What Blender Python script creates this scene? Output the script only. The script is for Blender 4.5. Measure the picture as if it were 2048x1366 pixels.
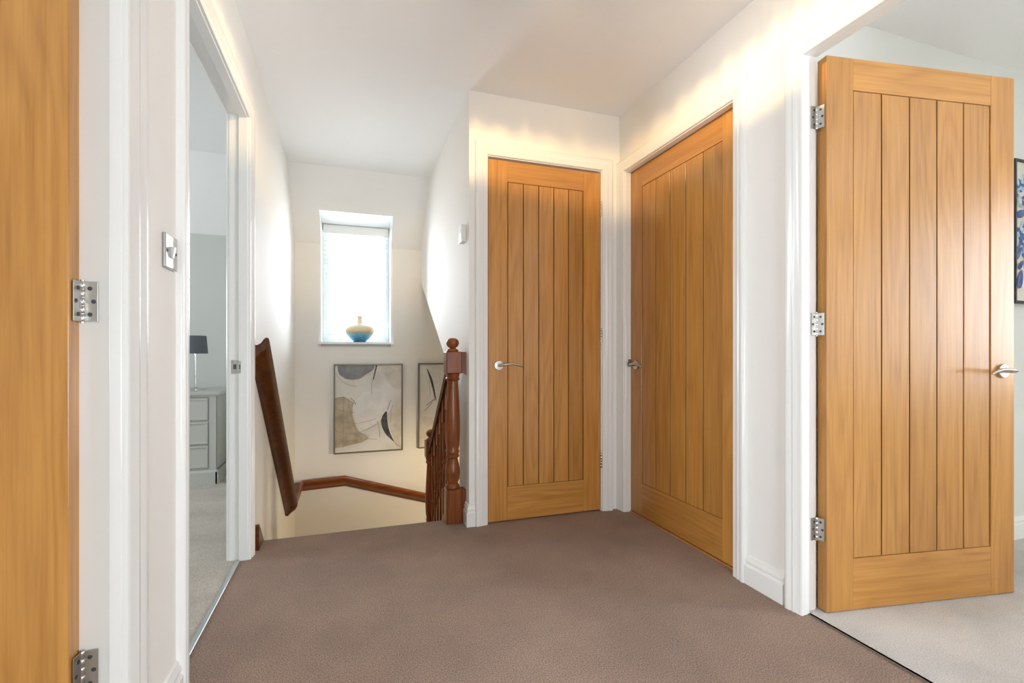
import bpy, bmesh, math, random
from math import sin, cos, pi, radians
from mathutils import Vector, Matrix
random.seed(7)
S = bpy.context.scene
C = S.collection
for o in list(bpy.data.objects):
    bpy.data.objects.remove(o)

# ------------------------------------------------------------------ camera, world, exposure
YAW = 18.7
cd = bpy.data.cameras.new('camera'); cam = bpy.data.objects.new('camera', cd); C.objects.link(cam)
cam.location = (0, 0, 0.933); cam.rotation_euler = (radians(90), 0, radians(-YAW))
cd.sensor_width = 36; cd.lens = 955 / 2048 * 36; cd.shift_y = 22 / 2048; cd.clip_start = 0.02
S.camera = cam
S.view_settings.view_transform = 'Standard'; S.view_settings.look = 'None'
S.view_settings.gamma = 1; S.view_settings.use_curve_mapping = False
S.view_settings.exposure = 0.15
S.cycles.max_bounces = 14; S.cycles.diffuse_bounces = 9; S.cycles.glossy_bounces = 4
S.cycles.transparent_max_bounces = 16; S.cycles.caustics_reflective = False; S.cycles.caustics_refractive = False
S.cycles.use_denoising = True
W = bpy.data.worlds.new('overcast_sky'); S.world = W; W.use_nodes = True
bg = W.node_tree.nodes['Background']; bg.inputs[0].default_value = (0.82, 0.91, 1.0, 1); bg.inputs[1].default_value = 31.0
LAMP_W = 52.0          # landing ceiling light
DOWN_W = 30.0          # lamp in the hall below the stairs

# ------------------------------------------------------------------ materials
M = {}
def mat(name, col, rough=0.5, metal=0.0, coat=0.0, spec=0.5):
    m = bpy.data.materials.new(name); m.use_nodes = True
    p = m.node_tree.nodes['Principled BSDF']
    p.inputs['Base Color'].default_value = (*col, 1); p.inputs['Roughness'].default_value = rough
    p.inputs['Metallic'].default_value = metal; p.inputs['Coat Weight'].default_value = coat
    p.inputs['Specular IOR Level'].default_value = spec; p.inputs['Coat Roughness'].default_value = 0.12
    M[name] = m
    return m
def N(m, t, **k):
    n = m.node_tree.nodes.new(t)
    for a, v in k.items():
        if a in n.inputs: n.inputs[a].default_value = v
        else: setattr(n, a, v)
    return n
def L(m, a, b): m.node_tree.links.new(a, b)
def P(m): return m.node_tree.nodes['Principled BSDF']
def ramp(m, fac, stops):
    r = N(m, 'ShaderNodeValToRGB'); e = r.color_ramp.elements
    while len(e) < len(stops): e.new(0.5)
    for i, (p, c) in enumerate(stops): e[i].position = p; e[i].color = (*c, 1)
    L(m, fac, r.inputs[0]); return r.outputs[0]
def coords(m, scale, rnd=0.0):
    tc = N(m, 'ShaderNodeTexCoord'); out = tc.outputs['Object']
    if rnd:
        oi = N(m, 'ShaderNodeObjectInfo'); mu = N(m, 'ShaderNodeMath', operation='MULTIPLY'); mu.inputs[1].default_value = rnd
        L(m, oi.outputs['Random'], mu.inputs[0]); ad = N(m, 'ShaderNodeVectorMath', operation='ADD')
        L(m, out, ad.inputs[0]); L(m, mu.outputs[0], ad.inputs[1]); out = ad.outputs[0]
    mp = N(m, 'ShaderNodeMapping'); mp.inputs['Scale'].default_value = scale
    L(m, out, mp.inputs['Vector']); return mp.outputs[0]
def bump(m, h, strength, dist):
    b = N(m, 'ShaderNodeBump'); b.inputs['Strength'].default_value = strength; b.inputs['Distance'].default_value = dist
    L(m, h, b.inputs['Height']); L(m, b.outputs[0], P(m).inputs['Normal'])
def mixc(m, f, a, b, mode='MIX'):
    n = N(m, 'ShaderNodeMix', data_type='RGBA', blend_type=mode)
    for i, v in ((0, f), (6, a), (7, b)):
        if isinstance(v, (int, float)): n.inputs[i].default_value = v
        elif isinstance(v, tuple): n.inputs[i].default_value = (*v, 1)
        else: L(m, v, n.inputs[i])
    return n.outputs[2]

def wood(name, axis, dark, mid, light, rough, coat, fine=95, tone=0.25, ring=7):
    m = mat(name, mid, rough, coat=coat)
    sc = [1, 1, 1]; sc[axis] = 0.035
    v = coords(m, sc, 9.0)
    f = N(m, 'ShaderNodeTexNoise', Scale=fine, Detail=5.0, Roughness=0.6); L(m, v, f.inputs['Vector'])
    sc2 = [1, 1, 1]; sc2[axis] = 0.10
    v2 = coords(m, sc2, 5.0)
    w = N(m, 'ShaderNodeTexNoise', Scale=ring, Detail=1.5, Distortion=0.4); L(m, v2, w.inputs['Vector'])
    ml = N(m, 'ShaderNodeMath', operation='MULTIPLY'); ml.inputs[1].default_value = 9.0; L(m, w.outputs[0], ml.inputs[0])
    fr = N(m, 'ShaderNodeMath', operation='PINGPONG'); fr.inputs[1].default_value = 0.5; L(m, ml.outputs[0], fr.inputs[0])
    ca = ramp(m, f.outputs[0], [(0.27, dark), (0.50, mid), (0.73, light)])
    cb = ramp(m, fr.outputs[0], [(0.0, tuple(d * 0.8 + x * 0.2 for d, x in zip(dark, mid))), (0.18, mid), (0.5, light)])
    c = mixc(m, 0.36, ca, cb)
    oi = N(m, 'ShaderNodeObjectInfo')
    hs = N(m, 'ShaderNodeMapRange'); hs.inputs['To Min'].default_value = 1 - tone; hs.inputs['To Max'].default_value = 1 + tone * 0.5
    L(m, oi.outputs['Random'], hs.inputs['Value'])
    cc = N(m, 'ShaderNodeCombineColor')
    for i in range(3): L(m, hs.outputs[0], cc.inputs[i])
    c = mixc(m, 1.0, c, cc.outputs[0], 'MULTIPLY')
    L(m, c, P(m).inputs['Base Color'])
    bump(m, f.outputs[0], 0.12, 0.002)
    return m
OD, OM, OL = (0.345, 0.140, 0.026), (0.485, 0.218, 0.045), (0.58, 0.285, 0.068)
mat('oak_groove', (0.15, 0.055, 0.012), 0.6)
wood('oak_upright', 2, OD, OM, OL, 0.33, 0.3, tone=0.14)
wood('oak_across', 0, OD, OM, OL, 0.33, 0.3, tone=0.08)
MD, MM, ML = (0.085, 0.019, 0.006), (0.195, 0.050, 0.011), (0.31, 0.095, 0.020)
wood('stained_upright', 2, MD, MM, ML, 0.32, 0.08, fine=45, tone=0.1)
wood('stained_along_y', 1, tuple(x * .45 for x in MD), tuple(x * .40 for x in MM), tuple(x * .42 for x in ML), 0.30, 0.5, fine=45, tone=0.1)
wood('stained_along_x', 0, MD, MM, ML, 0.30, 0.2, fine=45, tone=0.1)
for k in ('stained_upright', 'stained_along_y', 'stained_along_x'): P(M[k]).inputs['Specular IOR Level'].default_value = 0.32; P(M[k]).inputs['Coat Weight'].default_value = 0.08

def plaster(name, col):
    m = mat(name, col, 0.72, spec=0.25)
    n = N(m, 'ShaderNodeTexNoise', Scale=160.0, Detail=3.0); L(m, coords(m, (1, 1, 1)), n.inputs['Vector'])
    bump(m, n.outputs[0], 0.05, 0.001)
    return m
plaster('wall_paint', (0.83, 0.805, 0.76))
plaster('ceiling_paint', (0.87, 0.86, 0.845))
plaster('bedroom_paint', (0.72, 0.72, 0.68))
plaster('grey_green_paint', (0.60, 0.61, 0.57))
mat('gloss_white', (0.83, 0.82, 0.79), 0.20, spec=0.5)
mat('satin_white', (0.82, 0.82, 0.80), 0.35)
def carpet(name, a, b, c):
    m = mat(name, b, 0.95, spec=0.08)
    P(m).inputs['Sheen Weight'].default_value = 0.25
    P(m).inputs['Sheen Roughness'].default_value = 0.5
    v = coords(m, (1, 1, 1))
    n = N(m, 'ShaderNodeTexNoise', Scale=260.0, Detail=5.0, Roughness=0.75); L(m, v, n.inputs['Vector'])
    g = N(m, 'ShaderNodeTexNoise', Scale=2.6, Detail=3.0, Roughness=0.6); L(m, v, g.inputs['Vector'])
    col = ramp(m, n.outputs[0], [(0.40, a), (0.51, b), (0.62, c)])
    patch = ramp(m, g.outputs[0], [(0.35, (0.86, 0.86, 0.86)), (0.65, (1.08, 1.08, 1.08))])
    L(m, mixc(m, 1.0, col, patch, 'MULTIPLY'), P(m).inputs['Base Color'])
    vo = N(m, 'ShaderNodeTexVoronoi', Scale=330.0); L(m, v, vo.inputs['Vector'])
    ad = N(m, 'ShaderNodeMath', operation='ADD'); L(m, n.outputs[0], ad.inputs[0]); L(m, vo.outputs[0], ad.inputs[1])
    bump(m, ad.outputs[0], 0.7, 0.005)
    return m
carpet('brown_carpet', (0.15, 0.088, 0.060), (0.335, 0.214, 0.147), (0.57, 0.395, 0.30))
carpet('cream_carpet', (0.55, 0.50, 0.45), (0.70, 0.655, 0.61), (0.84, 0.80, 0.76))
carpet('silver_carpet', (0.44, 0.39, 0.32), (0.64, 0.575, 0.49), (0.78, 0.71, 0.62))
mat('chrome', (0.72, 0.72, 0.72), 0.16, metal=1.0)
mat('brushed_steel', (0.56, 0.54, 0.51), 0.30, metal=1.0)
mat('dark_steel', (0.10, 0.10, 0.10), 0.4, metal=0.8)
mat('white_plastic', (0.80, 0.80, 0.78), 0.35)
mat('upvc', (0.85, 0.87, 0.88), 0.3)
mat('grey_green_wood', (0.52, 0.525, 0.48), 0.45)
mat('brown_strip', (0.16, 0.13, 0.10), 0.5)
mat('strip_metal', (0.62, 0.63, 0.64), 0.35, metal=0.9)
m = mat('grey_shade', (0.105, 0.120, 0.135), 0.9)
n = N(m, 'ShaderNodeTexNoise', Scale=90.0); L(m, coords(m, (1, 1, 6)), n.inputs['Vector']); bump(m, n.outputs[0], 0.3, 0.002)
m = mat('blind_slat', (0.86, 0.88, 0.88), 0.5)
tr = N(m, 'ShaderNodeBsdfTranslucent'); tr.inputs[0].default_value = (0.8, 0.86, 0.9, 1)
mx = N(m, 'ShaderNodeMixShader'); mx.inputs[0].default_value = 0.5
L(m, P(m).outputs[0], mx.inputs[1]); L(m, tr.outputs[0], mx.inputs[2]); L(m, mx.outputs[0], m.node_tree.nodes['Material Output'].inputs[0])
m = mat('window_glass', (1, 1, 1), 0.02)
ta = N(m, 'ShaderNodeBsdfTransparent'); gl = N(m, 'ShaderNodeBsdfGlossy'); gl.inputs['Roughness'].default_value = 0.02
fr = N(m, 'ShaderNodeFresnel'); mx = N(m, 'ShaderNodeMixShader')
L(m, fr.outputs[0], mx.inputs[0]); L(m, ta.outputs[0], mx.inputs[1]); L(m, gl.outputs[0], mx.inputs[2])
L(m, mx.outputs[0], m.node_tree.nodes['Material Output'].inputs[0])
m = mat('crystal', (0.95, 0.95, 0.95), 0.03); P(m).inputs['Transmission Weight'].default_value = 1.0
m = mat('opal_glass', (0.9, 0.88, 0.82), 0.4)
tr = N(m, 'ShaderNodeBsdfTranslucent'); tr.inputs[0].default_value = (0.75, 0.7, 0.6, 1)
mx = N(m, 'ShaderNodeMixShader'); mx.inputs[0].default_value = 0.5
L(m, P(m).outputs[0], mx.inputs[1]); L(m, tr.outputs[0], mx.inputs[2]); L(m, mx.outputs[0], m.node_tree.nodes['Material Output'].inputs[0])

# ------------------------------------------------------------------ geometry helpers
class MB:
    def __init__(s): s.v = []; s.f = []
    def add(s, vs, fs):
        b = len(s.v); s.v += [tuple(v) for v in vs]; s.f += [tuple(i + b for i in f) for f in fs]; return s
    def box(s, x0, x1, y0, y1, z0, z1, bev=0.0):
        if bev <= 0:
            vs = [(x, y, z) for x in (x0, x1) for y in (y0, y1) for z in (z0, z1)]
            return s.add(vs, [(0, 1, 3, 2), (4, 6, 7, 5), (0, 4, 5, 1), (2, 3, 7, 6), (0, 2, 6, 4), (1, 5, 7, 3)])
        bm = bmesh.new(); bmesh.ops.create_cube(bm, size=1)
        for v in bm.verts:
            v.co = Vector(((x0 + x1) / 2 + v.co.x * (x1 - x0), (y0 + y1) / 2 + v.co.y * (y1 - y0), (z0 + z1) / 2 + v.co.z * (z1 - z0)))
        bmesh.ops.bevel(bm, geom=list(bm.edges), offset=bev, segments=2, profile=0.5, affect='EDGES')
        bm.verts.index_update(); s.add([v.co[:] for v in bm.verts], [[v.index for v in f.verts] for f in bm.faces]); bm.free(); return s
    def prism(s, pts, fn, a, b):
        """polygon pts (p,q) swept from a to b; fn(p,q,t)->xyz"""
        n = len(pts)
        vs = [fn(p, q, a) for p, q in pts] + [fn(p, q, b) for p, q in pts]
        fs = [(i, (i + 1) % n, n + (i + 1) % n, n + i) for i in range(n)] + [tuple(range(n))[::-1], tuple(range(n, 2 * n))]
        return s.add(vs, fs)
    def lathe(s, prof, cx=0, cy=0, seg=24, axis='z', base=(0, 0, 0)):
        vs = []
        for r, z in prof:
            for k in range(seg):
                a = 2 * pi * k / seg
                if axis == 'z': vs.append((cx + r * cos(a), cy + r * sin(a), z))
                elif axis == 'y': vs.append((base[0] + r * cos(a), base[1] + z, base[2] + r * sin(a)))
                else: vs.append((base[0] + z, base[1] + r * cos(a), base[2] + r * sin(a)))
        fs = []
        for i in range(len(prof) - 1):
            for k in range(seg):
                k2 = (k + 1) % seg
                fs.append((i * seg + k, i * seg + k2, (i + 1) * seg + k2, (i + 1) * seg + k))
        fs.append(tuple(range(seg))[::-1]); q = (len(prof) - 1) * seg; fs.append(tuple(range(q, q + seg)))
        return s.add(vs, fs)
    def tube(s, path, rads, seg=10, up=(0, 0, 1), flat=1.0):
        path = [Vector(p) for p in path]; n = len(path); vs = []
        for i, p in enumerate(path):
            t = (path[min(i + 1, n - 1)] - path[max(i - 1, 0)]).normalized()
            u = Vector(up); u = (u - t * u.dot(t))
            if u.length < 1e-4: u = Vector((1, 0, 0)) - t * t.x
            u.normalize(); w = t.cross(u); r = rads[i] if isinstance(rads, (list, tuple)) else rads
            for k in range(seg):
                a = 2 * pi * k / seg; vs.append(p + u * (r * flat * cos(a)) + w * (r * sin(a)))
        fs = [(i * seg + k, i * seg + (k + 1) % seg, (i + 1) * seg + (k + 1) % seg, (i + 1) * seg + k) for i in range(n - 1) for k in range(seg)]
        fs += [tuple(range(seg))[::-1], tuple(range((n - 1) * seg, n * seg))]
        return s.add(vs, fs)
    def mesh(s, name, material, smooth=False):
        me = bpy.data.meshes.new(name); me.from_pydata(s.v, [], s.f); me.update()
        bm = bmesh.new(); bm.from_mesh(me); bmesh.ops.recalc_face_normals(bm, faces=bm.faces); bm.to_mesh(me); bm.free()
        if material: me.materials.append(M[material])
        if smooth:
            me.polygons.foreach_set('use_smooth', [True] * len(me.polygons))
            me.set_sharp_from_angle(angle=radians(38))
        return me
    def build(s, name, material, parent=None, loc=(0, 0, 0), smooth=False):
        return link(name, s.mesh(name, material, smooth), parent, loc)
def link(name, me, parent=None, loc=(0, 0, 0), rotz=0):
    o = bpy.data.objects.new(name, me); C.objects.link(o); o.parent = parent; o.location = loc; o.rotation_euler = (0, 0, rotz); return o
def empty(name, loc=(0, 0, 0), rotz=0, parent=None):
    o = link(name, None, parent, loc, rotz); o.empty_display_size = 0.1; return o
def tag(o, label, cat, group=None):
    o['label'] = label; o['category'] = cat
    if group: o['group'] = group
    return o
def struct(o, label=None):
    o['kind'] = 'structure'
    if label: o['label'] = label
    return o

# ------------------------------------------------------------------ the plan (metres; camera above 0,0)
XL, TL = -0.438, 0.075       # left wall face, thickness
XR, TR = 1.525, 0.067        # right wall
YD = 2.50                    # wall with the far door
XS = 0.603                   # stairwell's right wall
YB = 4.35                    # outer wall with the stair window
YT = 2.64                    # top of the stairs
ZC = 2.34; YCR = 3.865; ZE = 1.855   # ceiling, crease, eaves
H = 1.988                    # clear door height

def wall(name, origin, theta, length, z0, z1, T, openings, material, label):
    """local x along the wall, local +y into its thickness; faces the landing at local y=0"""
    mb = MB(); x = 0.0
    for (a, b, c, d) in sorted(openings):
        if a > x: mb.box(x, a, 0, T, z0, z1)
        if c > z0: mb.box(a, b, 0, T, z0, c)
        if d < z1: mb.box(a, b, 0, T, d, z1)
        x = b
    if x < length: mb.box(x, length, 0, T, z0, z1)
    o = mb.build(name, material, None, origin); o.rotation_euler = (0, 0, radians(theta))
    return struct(o, label)

LJ = 0.037   # lining thickness plus stop
def hole(a, b): return (a - LJ, b + LJ)
Y4a, Y4b = 0.316, 1.168          # left foreground doorway
YLa, YLb = 1.560, 2.412          # left bedroom doorway
Y2a, Y2b = 1.601, 2.431          # door 2 doorway
Y3a, Y3b = 0.432, 1.272          # door 3 doorway
X1a, X1b = 0.720, 1.388          # door 1 doorway (stop faces)
ZF = -0.0
def lh(ya, yb, base): a, b = hole(ya, yb); return (a - base, b - base, -0.1, H + LJ)
wall('wall_left', (XL, -1.6, 0), 90, YB + 1.6, -2.7, ZC, TL, [lh(Y4a, Y4b, -1.6), lh(YLa, YLb, -1.6)], 'wall_paint', 'white wall on the left with two doorways')
def rh(ya, yb, top): a, b = hole(ya, yb); return (top - b, top - a, -0.1, H + LJ)
wall('wall_right', (XR, 2.6, 0), -90, 5.0, -0.2, ZC, TR, [rh(Y2a, Y2b, 2.6), rh(Y3a, Y3b, 2.6)], 'wall_paint', 'white wall on the right with two doorways')
a, b = hole(X1a, X1b)
wall('wall_far', (XS, YD, 0), 0, 1.63 - XS, -0.2, ZC, 0.10, [(a - XS, b - XS, -0.1, H + LJ)], 'wall_paint', 'short white wall facing the camera around the narrow oak door')
# outer wall with the stair window
WX0, WX1, WZ0, WZ1 = -0.235, 0.340, 1.005, 2.075
wall('wall_back', (-3.5, YB, 0), 0, 5.8, -2.7, ZE + 0.02, 0.10, [(WX0 + 3.48, WX1 + 3.52, WZ0 - 0.02, ZE + 0.02)], 'wall_paint', 'cream wall behind the stairs with a deep window')
def other(name, b, material='bedroom_paint', label=None):
    return struct(MB().box(*b).build(name, material), label)
wwin = [(0.0 + 1.7, 1.3 + 1.7), (2.6, 4.2)]
wall('wall_west', (-3.5, 4.45, 0), 90 + 180, 6.15, -0.2, ZC, 0.12, [(4.45 - 3.45, 4.45 - 2.6, 0.85, 1.75), (4.45 - 0.5, 4.45 + 0.5, 0.72, 1.74)], 'bedroom_paint', 'outer wall of the rooms on the left')
wall('wall_rear', (XR + TR, -1.6, 0), 180, 5.2, -0.2, ZC, 0.12, [(0.60, 1.44, 0.28, 1.20)], 'wall_paint', 'wall behind the camera with an opening for an added window')
wall('wall_east', (4.4, 1.56, 0), -90, 4.1, -0.2, ZC, 0.12, [(1.56 + 0.05, 1.56 + 2.0, 0.72, 2.07)], 'bedroom_paint', 'outer wall of the right bedroom with a window')
other('wall_bedroom_south', (1.50, 4.52, -2.5, -2.4, -0.2, ZC))
other('wall_bedroom_right', (XR + TR, 4.52, 1.458, 1.56, -0.2, ZC), 'bedroom_paint', 'pale wall behind the open oak door on the right')
other('wall_between_rooms', (-3.5, XL - TL, 1.30, 1.38, -0.2, ZC), 'grey_green_paint')
other('wall_bedroom_back', (-3.5, XL - TL - 0.001, YB - 0.012, YB - 0.001, -0.1, ZE + 0.01), 'grey_green_paint', 'grey green wall behind the chest of drawers')
other('wall_cupboard', (XS + 0.1, 1.63, 3.1, 3.15, -0.1, ZC))
other('wall_inner_room', (2.2, 2.3, 1.56, YB, -2.7, ZC))
other('wall_hall_below', (XL - TL, 2.2, 2.20, 2.30, -2.7, -0.21), 'wall_paint')
# stairwell right wall with the raking lower edge, and the soffit that continues it
def rake(y): return 1.595 - 0.57 * (4.40 - y)
mb = MB().prism([(2.6, -0.25), (2.6, ZC), (YCR, ZC), (YB, ZE), (YB, rake(YB)), (2.74, rake(2.74)), (2.74, -0.25)],
                lambda p, q, t: (t, p, q), XS, XS + 0.10)
struct(mb.build('wall_stairs', 'wall_paint'), 'white stairwell wall with a raking lower edge beside the banister')
mb = MB().prism([(2.74, rake(2.74)), (YB, rake(YB)), (YB, rake(YB) + 0.05), (2.74, rake(2.74) + 0.05)], lambda p, q, t: (t, p, q), XS + 0.1, 2.2)
struct(mb.build('ceiling_soffit', 'ceiling_paint'), 'raking soffit over the lower flight')
# ceilings
struct(MB().box(-3.62, 4.52, -2.5, YCR, ZC, ZC + 0.15).build('ceiling', 'ceiling_paint'), 'white flat ceiling')
mb = MB()
def slope(x0, x1, y1):
    z1 = ZC - (y1 - YCR) * (ZC - ZE) / (YB - YCR)
    mb.prism([(YCR, ZC), (y1, z1), (y1, z1 + 0.12), (YCR, ZC + 0.12)], lambda p, q, t: (t, p, q), x0, x1)
YH = YCR + (ZC - WZ1) * (YB - YCR) / (ZC - ZE)
slope(-3.6, WX0 - 0.002, YB + 0.02); slope(WX1 + 0.002, 2.3, YB + 0.02); slope(WX0 - 0.002, WX1 + 0.002, YH - 0.001)
struct(mb.build('ceiling_slope', 'ceiling_paint'), 'sloping white ceiling above the stair window')
# window reveal
mb = MB()
for x0, x1 in ((WX0 - 0.04, WX0), (WX1, WX1 + 0.04)):
    mb.prism([(YH + 0.012, WZ1), (YH + 0.012, WZ1 - 0.006), (YB + 0.006, ZE), (YB + 0.006, WZ0 - 0.019), (YB + 0.33, WZ0 - 0.019), (YB + 0.33, WZ1), (YB + 0.10, WZ1 + 0.03)], lambda p, q, t: (t, p, q), x0, x1)
mb.prism([(YH, WZ1), (YB + 0.33, WZ1), (YB + 0.33, WZ1 + 0.05), (YH + 0.06, WZ1 + 0.05)], lambda p, q, t: (t, p, q), WX0, WX1)
mb.box(WX0, WX1, YB + 0.08, YB + 0.33, WZ0 - 0.12, WZ0 - 0.003)
struct(mb.build('trim_7', 'satin_white'), 'white plastered reveal around the stair window')
# floors
mb = MB().box(XL - 0.030, XR + 0.020, -1.6, YD, -0.20, 0.0).box(XL, XS, YD, YT, -0.20, 0.0)
mb.box(X1a - 0.03, X1b + 0.03, YD, YD + 0.05, -0.2, 0.0)
struct(mb.build('floor', 'brown_carpet'), 'brown carpet of the landing')
struct(MB().box(-3.5, XL - 0.030, -1.6, YB, -0.20, 0.002).build('floor_left_rooms', 'silver_carpet'), 'pale carpet seen through the left doorway')
struct(MB().box(XR + 0.020, 4.4, -2.4, 1.46, -0.20, 0.004).build('floor_right_bedroom', 'cream_carpet'), 'cream carpet of the right bedroom')
struct(MB().box(XR + 0.020, 2.2, 1.56, 2.6, -0.20, 0.0).build('floor_inner_room', 'brown_carpet'))
struct(MB().box(XL, 2.2, 2.3, YB, -2.75, -2.6).build('floor_below', 'brown_carpet'), 'hall floor at the bottom of the stairs')

# ------------------------------------------------------------------ doorway linings and casings
def casing_profile(w):
    k = w / 0.070
    return [(u * k, v) for u, v in [(0, 0), (0, .009), (.004, .0125), (.024, .0135), (.028, .0165), (.033, .0175), (.037, .0150),
            (.042, .0165), (.050, .0200), (.057, .0210), (.064, .0195), (.068, .0150), (.070, .0100), (.070, 0)]]
def casing(w, h, cin, cw, y, sgn):
    """architrave around an opening 0..w; sgn -1 towards the landing, +1 the room side"""
    pr = casing_profile(cw); n = len(pr); mb = MB(); vs = []
    for st in range(4):
        for u, v in pr:
            q = cin + u
            x = -q if st < 2 else w + q
            z = h + q if st in (1, 2) else 0.0
            vs.append((x, y + sgn * v, z))
    fs = [(s * n + i, s * n + i + 1, (s + 1) * n + i + 1, (s + 1) * n + i) for s in range(3) for i in range(n - 1)]
    fs += [tuple(range(n)), tuple(range(3 * n, 4 * n))]
    return mb.add(vs, fs)
def doorway(name, origin, theta, w, T, stop, cin=0.004, cw=0.070, label=None, back=True):
    s = 0.012
    e = struct(empty(name, origin, radians(theta)), label)
    for side in (0, 1):
        mb = MB()
        if side == 0: mb.box(-s - 0.025, -s, 0, T, 0, H + s)
        else: mb.box(w + s, w + s + 0.025, 0, T, 0, H + s)
        mb.build('jamb', 'gloss_white', e)
        mb = MB()
        if side == 0: mb.box(-s, 0, stop[0], stop[1], 0, H + s, 0.0015)
        else: mb.box(w, w + s, stop[0], stop[1], 0, H + s, 0.0015)
        mb.build('door_stop', 'gloss_white', e)
    MB().box(-s - 0.025, w + s + 0.025, 0, T, H + s, H + s + 0.025).build('jamb_head', 'gloss_white', e)
    MB().box(0, w, stop[0], stop[1], H, H + s, 0.0015).build('door_stop', 'gloss_white', e)
    casing(w, H, cin, cw, 0.0, -1).build('architrave', 'gloss_white', e, smooth=True)
    if back: casing(w, H, 0.016, 0.065, T, 1).build('architrave', 'gloss_white', e, smooth=True)
    return e
t1 = doorway('trim_1', (X1a, YD, 0), 0, X1b - X1a, 0.10, (0.046, 0.080), 0.017, 0.068, 'white moulded casing of the narrow oak door', False)
t2 = doorway('trim_2', (XR, Y2b, 0), -90, Y2b - Y2a, TR + 0.03, (0.0, 0.036), 0.005, 0.070, 'white moulded casing of the closed oak door on the right', False)
t3 = doorway('trim_3', (XR, Y3b, 0), -90, Y3b - Y3a, TR, (0.0, 0.024), 0.0, 0.070, 'white moulded casing of the open doorway on the right')
tl = doorway('trim_4', (XL, YLa, 0), 90, YLb - YLa, TL, (0.0, 0.036), 0.004, 0.070, 'white moulded casing of the left bedroom doorway')
t4 = doorway('trim_5', (XL, Y4a, 0), 90, Y4b - Y4a, TL, (0.0, 0.022), 0.002, 0.082, 'white moulded casing of the left foreground doorway')
# carpet joint strips
struct(MB().box(XL - 0.047, XL - 0.028, YLa, YLb, -0.01, 0.006, 0.002).build('trim_6', 'strip_metal'), 'silver carpet strip across the left bedroom doorway')
struct(MB().box(XR + 0.016, XR + 0.030, Y3a, Y3b, -0.01, 0.004, 0.001).build('trim_8', 'brown_strip'), 'narrow carpet strip across the right bedroom doorway')
struct(MB().box(XR + 0.0285, XR + 0.0365, Y2a, Y2b, -0.005, 0.007, 0.001).build('trim_9', 'oak_upright'), 'thin oak strip along the foot of the closed door on the right')
# strike plates
def strike(parent, x, y, z, nx):
    o = MB().box(0, 0.0015, -0.015, 0.014, -0.030, 0.030, 0.0005).build('strike_plate', 'brushed_steel', parent, (x, y, z))
    MB().box(-0.0005, 0.0022, -0.006, 0.006, -0.010, 0.012).build('latch_hole', 'dark_steel', o)
    MB().lathe([(0.0028, -0.0006), (0.0028, 0.0022)], axis='x', base=(0, 0, 0.022), seg=10).build('screw', 'chrome', o)
    MB().lathe([(0.0028, -0.0006), (0.0028, 0.0022)], axis='x', base=(0, 0, -0.022), seg=10).build('screw', 'chrome', o)
    o['label'] = 'steel strike plate'
    return o
strike(tl, YLb - YLa + 0.0105, 0.052, 0.868, 1)
strike(tl, YLb - YLa - 0.0015, 0.0305, 0.868, 1).scale = (1, 0.35, 0.9)

# ------------------------------------------------------------------ baseboards
def skirting(name, pts, label):
    """pts: polyline of wall-foot points; profile sticks out to the left of the walking direction"""
    prof = [(0, 0), (0.017, 0), (0.017, 0.072), (0.010, 0.079), (0.0095, 0.083), (0.0125, 0.088), (0.0125, 0.096), (0.008, 0.102), (0.006, 0.112), (0, 0.115)]
    n = len(prof); vs = []; P2 = [Vector(p) for p in pts]
    for i, p in enumerate(P2):
        d0 = (P2[i] - P2[i - 1]).normalized() if i else (P2[1] - P2[0]).normalized()
        d1 = (P2[i + 1] - P2[i]).normalized() if i < len(P2) - 1 else d0
        n0 = Vector((-d0.y, d0.x)); n1 = Vector((-d1.y, d1.x)); m_ = (n0 + n1); m_ = m_ / (m_.dot(n0))
        for a, z in prof: vs.append((p.x + m_.x * a, p.y + m_.y * a, z + 0.001))
    fs = [(s * n + i, s * n + (i + 1) % n, (s + 1) * n + (i + 1) % n, (s + 1) * n + i) for s in range(len(P2) - 1) for i in range(n)]
    fs += [tuple(range(n)), tuple(range((len(P2) - 1) * n, len(P2) * n))]
    return struct(MB().add(vs, fs).build(name, 'gloss_white', smooth=True), label)
cw1 = X1a - 0.017 - 0.068
skirting('baseboard_far', [(cw1 + 0.001, YD), (XS, YD), (XS, YD + 0.10)][::-1][::-1] if False else [(cw1 - 0.0005, YD), (XS, YD), (XS, YD + 0.085)], 'white baseboard wrapping the corner by the newel post')
skirting('baseboard_right', [(XR, Y3b + 0.075), (XR, Y2a - 0.076)], 'white baseboard between the two right doorways')
skirting('baseboard_left', [(XL, YLa - 0.0745), (XL, Y4b + 0.0845)], 'white baseboard under the light switch')
skirting('baseboard_bedroom', [(4.4, 1.458), (XR + TR + 0.08, 1.458)], 'white baseboard in the right bedroom')

# ------------------------------------------------------------------ oak doors
def shared(cache={}): return cache
CH = shared()
def hinge(parent, x, z, a_dir, y=0.0):
    """knuckle at local (x, y); leaves spread to both sides along x (a_dir) for an open door they follow door and jamb"""
    pass
def hinge_leaf_mesh():
    if 'leaf' not in CH:
        CH['leaf'] = MB().box(0, 0.026, -0.001, 0.001, -0.040, 0.040, 0.0006).mesh('hinge_leaf', 'brushed_steel')
        CH['screw'] = MB().lathe([(0.0042, 0), (0.0042, 0.0006), (0.0034, 0.0008)], axis='y', seg=12).mesh('screw', 'dark_steel')
        mb = MB()
        z = -0.041
        for k in range(5):
            mb.lathe([(0.0046, z + 0.0006), (0.0052, z + 0.0014), (0.0052, z + 0.0150), (0.0046, z + 0.0158)], seg=14); z += 0.0164
        mb.lathe([(0.0038, -0.043), (0.0038, 0.043)], seg=12)
        CH['knuckle'] = mb.mesh('knuckle', 'chrome', True)
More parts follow.
